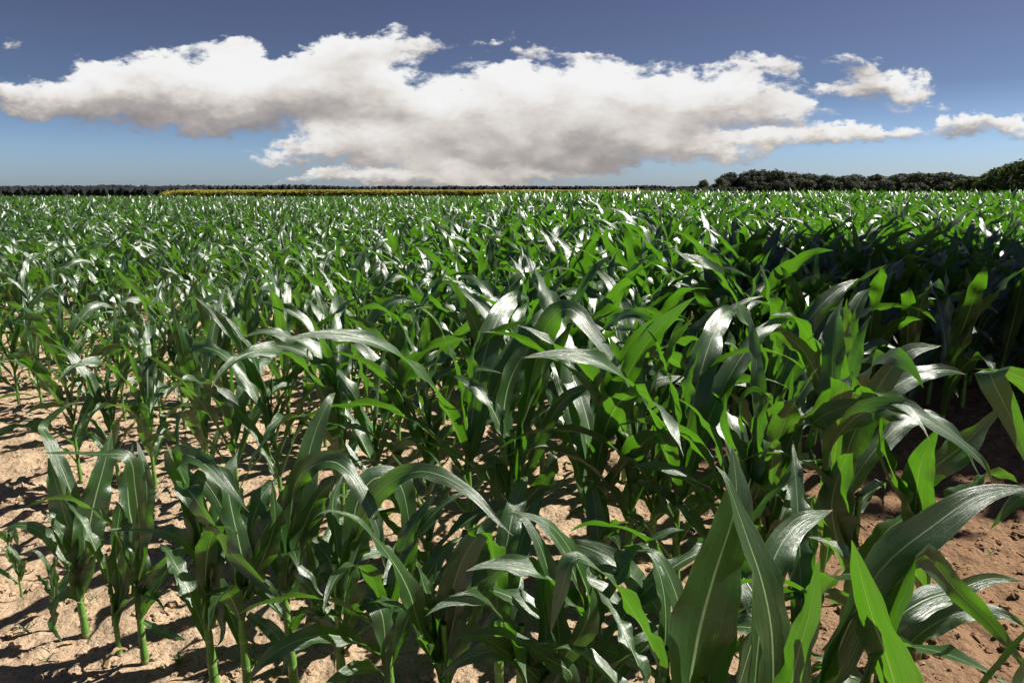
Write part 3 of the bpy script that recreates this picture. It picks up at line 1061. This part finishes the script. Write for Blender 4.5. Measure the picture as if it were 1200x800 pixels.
rng = np.random.default_rng(91)
wm = []
for s_ in range(3):
    mb = MB()
    for q in range(5 + s_):
        v, f, uv = proc_leaf(rng, 0.004, q * 2.4 + rng.uniform(-.5, .5), rng.uniform(.03, .07), rng.uniform(.005, .010), R(rng.uniform(15, 60)), R(rng.uniform(20, 80)), R(rng.uniform(-40, 40)), 9, 3, r0=0.002)
        mb.add(v, f, uv)
    wm.append(mb.mesh('weed', [M_LEAF]))
for (px_, py_) in ((30, 735), (55, 770), (210, 775), (110, 700), (118, 600), (70, 580), (20, 600), (300, 780), (455, 745), (640, 700), (700, 660), (830, 600), (1120, 700), (1160, 650), (1080, 735), (560, 665), (180, 590), (380, 655)):
    g = ground_at(px_, py_)
    o = bpy.data.objects.new('weed', wm[int(rng.integers(0, 3))])
    COL.objects.link(o)
    o.location = (g[0], g[1], float(gh(g[0], g[1])) - .002)
    o.rotation_euler = (0, 0, rng.uniform(0, 6.28))
    k_ = rng.uniform(.6, 1.2)
    o.scale = (k_, k_, k_)
    tag(o, 'tiny green weed tuft sprouting from bare sandy soil', 'weed', 'weeds sprouting between the maize rows')

# ------------------------------------------------------------------ maize rows
SLOPE = -0.34
along = unit(np.array([1.0, SLOPE]))
rng = np.random.default_rng(12)


def plant_height(x, y):
    h = 0.74 + 0.31 * float(np.clip((x + 3.0) / 4.0, 0, 1))
    h += 0.06 * float(np.clip((y - 5) / 12, 0, 1))
    h += 0.18 * float(vnoise(np.array(x), np.array(y), 0.35, 9)) + 0.10 * float(vnoise(np.array(x), np.array(y), 1.3, 10))
    return h * rng.uniform(0.88, 1.1)


def hole(x, y):
    p = to_px((x, y, 0))
    if p is None:
        return False
    px, py, _ = p
    if px < 70 and 540 < py:
        return True
    if px > 1010 and py > 455 and y < 4.2:
        return True
    if 780 < px < 880 and 500 < py < 640:
        return True
    return False


pos = []
k = 0
ROW1 = 2.78
while True:
    c = ROW1 + k * 0.80 + (0.1 if k == 1 else 0)
    if c > 78:
        break
    xmax = 0.86 * (c + 4) + 6
    x = -xmax
    step = 0.19 if c < 30 else (0.24 if c < 50 else 0.30)
    while x < xmax:
        x += step * (1.35 if (x < -0.9 and k < 4) else (1.3 if k < 3 else 1.0)) * rng.uniform(0.7, 1.3) * along[0]
        if rng.random() < 0.04:
            continue
        y = c + SLOPE * x + rng.normal(0, 0.03)
        if y < 2.2 or y > 74 + rng.uniform(-1, 1):
            continue
        if abs(x) > 0.80 * y + 5:
            continue
        if any((x - b[0]) ** 2 + (y - b[1]) ** 2 < 0.11 ** 2 for b in HEROES) or hole(x, y):
            continue
        pos.append((x + rng.normal(0, 0.02), y, k))
    k += 1

print('plants', len(pos))
# the ones that show largest become things of their own
vis = []
for i, (x, y, k) in enumerate(pos):
    h = 0.95
    a = to_px((x, y, h))
    if a is None or not (-25 < a[0] < 1225):
        continue
    vis.append((a[2], i))
vis.sort()
N_IND = 300 - len(HEROES)
ind = {i for _, i in vis[:N_IND]}
print('individual', len(ind), 'to depth', vis[N_IND][0])

NEARV = [parts_to_meshes(make_parts(200 + s, 1.0, 8 + s % 3, 28, 9, 10), 'near') for s in range(12)]
MIDV = [parts_two_meshes(make_parts(300 + s, 1.0, 8 + s % 3, 20, 5, 8), 'mid') for s in range(12)]
ORD = ['first', 'second', 'third', 'fourth', 'fifth', 'sixth', 'seventh', 'eighth', 'ninth', 'tenth', 'eleventh', 'twelfth', 'thirteenth', 'fourteenth', 'fifteenth', 'sixteenth', 'seventeenth', 'eighteenth', 'nineteenth']
TENS = {2: ('twentieth', 'twenty'), 3: ('thirtieth', 'thirty'), 4: ('fortieth', 'forty'), 5: ('fiftieth', 'fifty'), 6: ('sixtieth', 'sixty'), 7: ('seventieth', 'seventy'), 8: ('eightieth', 'eighty')}


def ordinal(n):
    if n <= 19:
        return ORD[n - 1]
    t, u = divmod(n, 10)
    return TENS[t][0] if u == 0 else TENS[t][1] + '-' + ORD[u - 1]


first = {}


def place(bank, vi, x, y, z, rz, s, sz):
    root = empty('maize_plant', (x, y, z), rz)
    wd = 0.8 if (x < -0.9 and y < 7) else 1.0
    root.scale = (s * wd, s * wd, sz)
    for kind, me in bank[vi]:
        key = me.name
        if key not in first:
            o = bpy.data.objects.new(kind, me)
            if M_DRY.name in me.materials:
                o['label'] = 'withered brown lower leaf'
            first[key] = o
        else:
            o = first[key].copy()
        COL.objects.link(o)
        o.parent = root
    return root


rows = {}
for i in ind:
    rows.setdefault(pos[i][2], []).append(i)
for kk, lst in rows.items():
    lst.sort(key=lambda i: pos[i][0])
    for q, i in enumerate(lst):
        x, y, _ = pos[i]
        s = plant_height(x, y)
        near = to_px((x, y, .9))[2] < 4.6
        bank = NEARV if near else MIDV
        vi = int(rng.integers(0, len(bank)))
        r_ = place(bank, vi, x, y, float(gh(x, y)) - 0.01, rng.uniform(0, 6.28), s, s * rng.uniform(0.94, 1.06))
        size = 'tall' if s > 1.08 else ('short' if s < 0.88 else 'leafy')
        tag(r_, f'{size} maize plant, {ordinal(q + 1)} from the left in the {ordinal(kk + 1)} row behind the front row', 'maize plant', PLANT_GROUP)

# everything further off: one mass
src = bpy.data.collections.new('maize_variants')
for s in range(10):
    me = parts_one_mesh(make_parts(400 + s, 1.0, 9, 13, 5, 5), 'maize_variant')
    o = bpy.data.objects.new('maize_variant', me)
    src.objects.link(o)
for s in range(8):
    me = parts_one_mesh(make_parts(500 + s, 1.0, 9, 9, 3, 4), 'maize_variant_far')
    o = bpy.data.objects.new('maize_variant_far', me)
    src.objects.link(o)


def scatter(name, pts, rots, scl, idx, coll, label, cat):
    me = bpy.data.meshes.new(name)
    me.from_pydata([tuple(p) for p in pts], [], [])
    a = me.attributes.new('rot', 'FLOAT_VECTOR', 'POINT')
    a.data.foreach_set('vector', np.asarray(rots, float).ravel())
    a = me.attributes.new('scl', 'FLOAT_VECTOR', 'POINT')
    a.data.foreach_set('vector', np.asarray(scl, float).ravel())
    a = me.attributes.new('idx', 'INT', 'POINT')
    a.data.foreach_set('value', np.asarray(idx, dtype=np.int32))
    o = bpy.data.objects.new(name, me)
    COL.objects.link(o)
    g = bpy.data.node_groups.new(name + '_scatter', 'GeometryNodeTree')
    g.interface.new_socket('Geometry', in_out='INPUT', socket_type='NodeSocketGeometry')
    g.interface.new_socket('Geometry', in_out='OUTPUT', socket_type='NodeSocketGeometry')
    gi = g.nodes.new('NodeGroupInput'); go = g.nodes.new('NodeGroupOutput')
    m2p = g.nodes.new('GeometryNodeMeshToPoints')
    ip = g.nodes.new('GeometryNodeInstanceOnPoints')
    ci = g.nodes.new('GeometryNodeCollectionInfo')
    ci.inputs['Collection'].default_value = coll
    ci.inputs['Separate Children'].default_value = True
    ci.inputs['Reset Children'].default_value = True

    def attr(nm, dt):
        n = g.nodes.new('GeometryNodeInputNamedAttribute')
        n.data_type = dt
        n.inputs['Name'].default_value = nm
        return [s for s in n.outputs if s.enabled and s.name == 'Attribute'][0]
    g.links.new(gi.outputs[0], m2p.inputs[0])
    g.links.new(m2p.outputs[0], ip.inputs['Points'])
    g.links.new(ci.outputs[0], ip.inputs['Instance'])
    ip.inputs['Pick Instance'].default_value = True
    g.links.new(attr('idx', 'INT'), ip.inputs['Instance Index'])
    e2r = g.nodes.new('FunctionNodeEulerToRotation')
    g.links.new(attr('rot', 'FLOAT_VECTOR'), e2r.inputs[0])
    g.links.new(e2r.outputs[0], ip.inputs['Rotation'])
    g.links.new(attr('scl', 'FLOAT_VECTOR'), ip.inputs['Scale'])
    g.links.new(ip.outputs[0], go.inputs[0])
    md = o.modifiers.new('scatter', 'NODES')
    md.node_group = g
    tag(o, label, cat, kind='stuff')
    return o


P_, R_, S_, I_ = [], [], [], []
for i, (x, y, k) in enumerate(pos):
    if i in ind:
        continue
    s = plant_height(x, y)
    P_.append((x, y, float(gh(x, y))))
    R_.append((rng.normal(0, 0.05), rng.normal(0, 0.05), rng.uniform(0, 6.28)))
    wide = 1.0 if y < 30 else 1.25
    S_.append((s * wide, s * wide, s * rng.uniform(0.92, 1.08)))
    I_.append(int(rng.integers(0, 10)) if y < 22 else 10 + int(rng.integers(0, 8)))
scatter('maize_field', P_, R_, S_, I_, src, 'dense mass of glossy green maize stretching away behind the separate plants', 'maize field')

# ------------------------------------------------------------------ yellow crop beyond
rng = np.random.default_rng(21)
ysrc = bpy.data.collections.new('yellow_variants')
for s in range(5):
    mb = MB()
    for q in range(34):
        a, rr = rng.uniform(0, 6.28), rng.uniform(0, 0.9)
        x0, y0 = math.cos(a) * rr, math.sin(a) * rr
        h = rng.uniform(1.0, 1.5)
        P = np.stack([x0 + np.linspace(0, rng.normal(0, .1), 4), y0 + np.linspace(0, rng.normal(0, .1), 4), np.linspace(0, h, 4)], 1)
        v, f, uv = tube(P, [0.02, 0.018, 0.015, 0.01], 4)
        mb.add(v, f, uv, 1)
        for w in range(7):
            z = h * rng.uniform(0.45, 1.02)
            aa = rng.uniform(0, 6.28)
            c = np.array([x0, y0, z])
            d1 = np.array([math.cos(aa), math.sin(aa), rng.uniform(-.4, .5)]) * rng.uniform(.12, .26)
            d2 = np.array([-math.sin(aa), math.cos(aa), rng.uniform(-.5, .5)]) * rng.uniform(.05, .11)
            mb.add(np.array([c - d2, c + d1 - d2 * .5, c + d1 + d2 * .5, c + d2]), np.array([[0, 1, 2, 3]]), None, 0 if z > .50 * h else 1)
    o = bpy.data.objects.new('yellow_clump', mb.mesh('yellow_clump', [M_YEL, M_YSTEM]))
    ysrc.objects.link(o)
P_, R_, S_, I_ = [], [], [], []
for k in range(7500):
    y = 108 + 110 * rng.random() ** 1.6
    x = (-0.47 + 0.64 * rng.random() ** 0.9) * y + rng.normal(0, 1.5)
    P_.append((x, y, 0)); R_.append((0, 0, rng.uniform(0, 6.28)))
    s = rng.uniform(0.85, 1.18)
    S_.append((s * 1.5, s * 1.5, s * 0.94)); I_.append(int(rng.integers(0, 5)))
scatter('yellow_crop', P_, R_, S_, I_, ysrc, 'thin strip of ripe yellow crop along the far edge of the maize', 'yellow crop')

# ------------------------------------------------------------------ far woods on the horizon


def lumpy(rng, c, rad, n=ico2, f=ico2f, amp=0.25):
    v = n * (1 + amp * rng.standard_normal((len(n), 1)) * 0.8)
    return v * rad + c, f


ico3, ico3f = subdiv(ico2, ico2f)


def strip(name, x0, x1, Y, hfun, label, n, depth=30):
    mb = MB()
    for k in range(n):
        x = rng.uniform(x0, x1)
        y = Y + rng.uniform(0, depth)
        h = hfun(x) * rng.uniform(0.86, 1.02)
        v, f = lumpy(rng, np.array([x, y, h * 0.5]), np.array([h * rng.uniform(.25, .5), h * .5, h * .52]), ico2, ico2f, 0.22)
        mb.add(v, f)
    return tag(mb.build(name, [M_WOOD_SHADED], smooth=False), label, 'woods', kind='stuff')


def hfar(x):
    return 6.6 + 3.0 * float(vnoise(np.array(x), np.array(0.0), 0.012, 31)) + 2.2 * float(vnoise(np.array(x), np.array(0.0), 0.04, 32))


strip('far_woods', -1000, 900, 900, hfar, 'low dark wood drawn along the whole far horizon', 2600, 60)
strip('dark_hedge', -170, -71, 150, lambda x: 2.15 + .25 * float(vnoise(np.array(x), np.array(0.), .05, 33)), 'low hedge blackened by painted cloud shade beyond the maize where the yellow strip ends', 2400, 14)
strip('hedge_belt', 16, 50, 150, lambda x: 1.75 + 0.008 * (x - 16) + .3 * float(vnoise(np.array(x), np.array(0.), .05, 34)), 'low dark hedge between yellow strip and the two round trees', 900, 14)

# ------------------------------------------------------------------ trees


def tree_meshes(seed, H, spread, nl=9, leaves=2200, lsz=0.42):
    rng = np.random.default_rng(seed)
    tr = MB()
    P = np.array([[0, 0, -0.2], [0.02, 0.01, H * .15], [rng.normal(0, .15), rng.normal(0, .15), H * .35], [rng.normal(0, .3), rng.normal(0, .3), H * .68]])
    P = catmull(P, 12)
    tr.add(*tube(P, np.linspace(0.035, 0.010, 12) * H, 8))
    lobes = []
    for k in range(nl):
        a = rng.uniform(0, 6.28)
        q = rng.random()
        rr = spread * rng.uniform(.2, .8) * (1 - .45 * q)
        c = np.array([math.cos(a) * rr, math.sin(a) * rr, H * (.28 + .52 * q)])
        rad = np.array([1, 1, .8]) * spread * rng.uniform(.38, .58)
        lobes.append((c, rad))
        pts = catmull(np.array([P[int(3 + 6 * q)], (P[6] + c) / 2 + rng.normal(0, .2, 3), c]), 7)
        tr.add(*tube(pts, np.linspace(0.014, 0.004, 7) * H, 6))
    lobes.append((np.array([0, 0, H * .80]), np.array([1, 1, 1]) * H * .17))
    cr = MB()
    for k in range(leaves):
        c, rad = lobes[int(rng.integers(0, len(lobes)))]
        d = rng.standard_normal(3)
        d /= np.linalg.norm(d)
        r = rng.uniform(.55, 1.08) * (1 + .16 * math.sin(d[0] * 9 + c[0]) * math.sin(d[1] * 8 + d[2] * 7))
        p = c + d * rad * r
        p[2] = max(p[2], H * 0.05)
        a = rng.standard_normal(3); a /= np.linalg.norm(a)
        n = unit(d + 0.8 * a)
        t1 = unit(np.cross(n, a)); t2 = np.cross(n, t1)
        s = lsz * rng.uniform(.5, 1.2)
        cr.add(np.array([p - t1 * s - t2 * s * .5, p + t2 * s * -.6 + t1 * s * .2, p + t1 * s + t2 * s * .4, p + t2 * s * .8 - t1 * s * .3]), np.array([[0, 1, 2, 3]]))
    # bend the square cards into curved clumps
    return tr.mesh('trunk', [M_BARK]), cr


def build_tree_variant(seed, H, spread, mat, **kw):
    tm, cr = tree_meshes(seed, H, spread, **kw)
    cm = cr.mesh('crown', [mat])
    return tm, cm


VAR = [build_tree_variant(60 + i, 10.0, 3.9 + .5 * (i % 3), M_TREE_HAZED, leaves=2600, nl=10 + i % 4, lsz=.40) for i in range(5)]
OLV = [build_tree_variant(80 + i, 10.0, 4.2, M_TREE2, leaves=3000, nl=12, lsz=.36) for i in range(3)]
firstt = {}


def put_tree(bank, vi, x, y, s, rz, label, group, sz=1.0, z=0.0, name='tree', wide=1.45):
    root = empty(name, (x, y, z), rz)
    root.scale = (s * wide, s * wide, s * sz)
    tag(root, label, 'tree' if name == 'tree' else name.replace('_', ' '), group)
    for kind, me in zip(('trunk', 'crown'), bank[vi]):
        if me.name not in firstt:
            o = bpy.data.objects.new(kind, me)
            firstt[me.name] = o
        else:
            o = firstt[me.name].copy()
        COL.objects.link(o)
        o.parent = root
    return root


def tree_px(px, top_px, Y):
    """world x and height of a tree whose top shows at top_px when it stands Y away"""
    p = at(px, top_px, Y)
    return p[0], p[2]


rng = np.random.default_rng(77)
n_back = 0
px = 846
while px < 1165:
    top = 203.5 + 3 * math.sin(px * 0.033) + (2 if px > 1040 else 0) + rng.normal(0, 0.9) + (5 if px < 862 else 0)
    x, h = tree_px(px, top, 250)
    n_back += 1
    put_tree(VAR, int(rng.integers(0, 5)), x, 250 + rng.uniform(-5, 10), h / 9.6, rng.uniform(0, 6.28),
             f'dark tree of the far wood, {ordinal(n_back)} along its skyline from the round trees', 'trees of the far wood', 1.0)
    px += rng.uniform(6.0, 8.6)
n_fr = 0
px = 880
while px < 1150:
    top = 213 + rng.normal(0, 1.6)
    x, h = tree_px(px, top, 225)
    n_fr += 1
    put_tree(VAR, int(rng.integers(0, 5)), x, 222 + rng.uniform(-5, 5), h / 9.6, rng.uniform(0, 6.28),
             f'lower edge tree of the far wood, {ordinal(n_fr)} along its foot from the round trees', 'edge trees of the far wood', 1.0)
    px += rng.uniform(10, 17)
for (px, top, Y, lab) in ((826, 210.5, 200, 'rounded grey-green tree standing first at the open end of the wood'),
                          (844, 208.5, 203, 'rounded grey-green tree standing second at the open end of the wood')):
    x, h = tree_px(px, top, Y)
    r_ = put_tree(OLV, 0 if px < 835 else 1, x, Y, h / 9.6, 1.0, lab, None, 1.0)
    r_.scale = (h / 9.6 * 1.05, h / 9.6 * 1.05, h / 9.6)
x, h = tree_px(867, 223.5, 180)
put_tree(OLV, 2, x, 180, h / 9.0 * 1.15, 2.0, 'small round bush in front of the wood beside the two rounded trees', None, 0.95, name='bush')
n_r = 0
for (px, top, Y) in ((1128, 210, 190), (1143, 207, 175), (1158, 202, 160), (1170, 197, 145), (1184, 192, 132), (1199, 188, 122), (1216, 186, 112), (1234, 184, 105), (1150, 214, 150), (1176, 212, 128), (1195, 206, 112), (1255, 182, 98), (1285, 180, 90)):
    x, h = tree_px(px, top, Y)
    n_r += 1
    put_tree(OLV, n_r % 3, x, Y, h / 9.6, rng.uniform(0, 6.28), f'olive green tree of the nearer wood corner, {ordinal(n_r)} of the climbing edge', 'olive trees of the nearer wood corner', 1.0)

# the tree beside the field whose shade lies over part of the crop
SHADE = build_tree_variant(95, 9.0, 2.9, M_TREE2, leaves=5200, nl=14, lsz=.17)
cx, cy = 3.85, 5.3
off = 5.6 / math.tan(SUN_EL)
put_tree([SHADE], 0, cx + off * math.sin(SUN_AZ), cy + off * math.cos(SUN_AZ), 1.0, 0.6, 'broad tree beside the field that shades part of the maize', None, wide=1.0)

# ------------------------------------------------------------------ render settings
scene.view_settings.view_transform = 'Standard'
scene.view_settings.look = 'None'
scene.view_settings.exposure = EXPO
scene.view_settings.gamma = 1.0
scene.cycles.use_denoising = True
scene.cycles.max_bounces = 6
scene.cycles.diffuse_bounces = 3
scene.cycles.glossy_bounces = 2
scene.cycles.transmission_bounces = 4
scene.cycles.transparent_max_bounces = 4
scene.cycles.sample_clamp_indirect = 6
scene.cycles.caustics_reflective = False
scene.cycles.caustics_refractive = False
world.cycles.sampling_method = 'MANUAL'
world.cycles.sample_map_resolution = 256
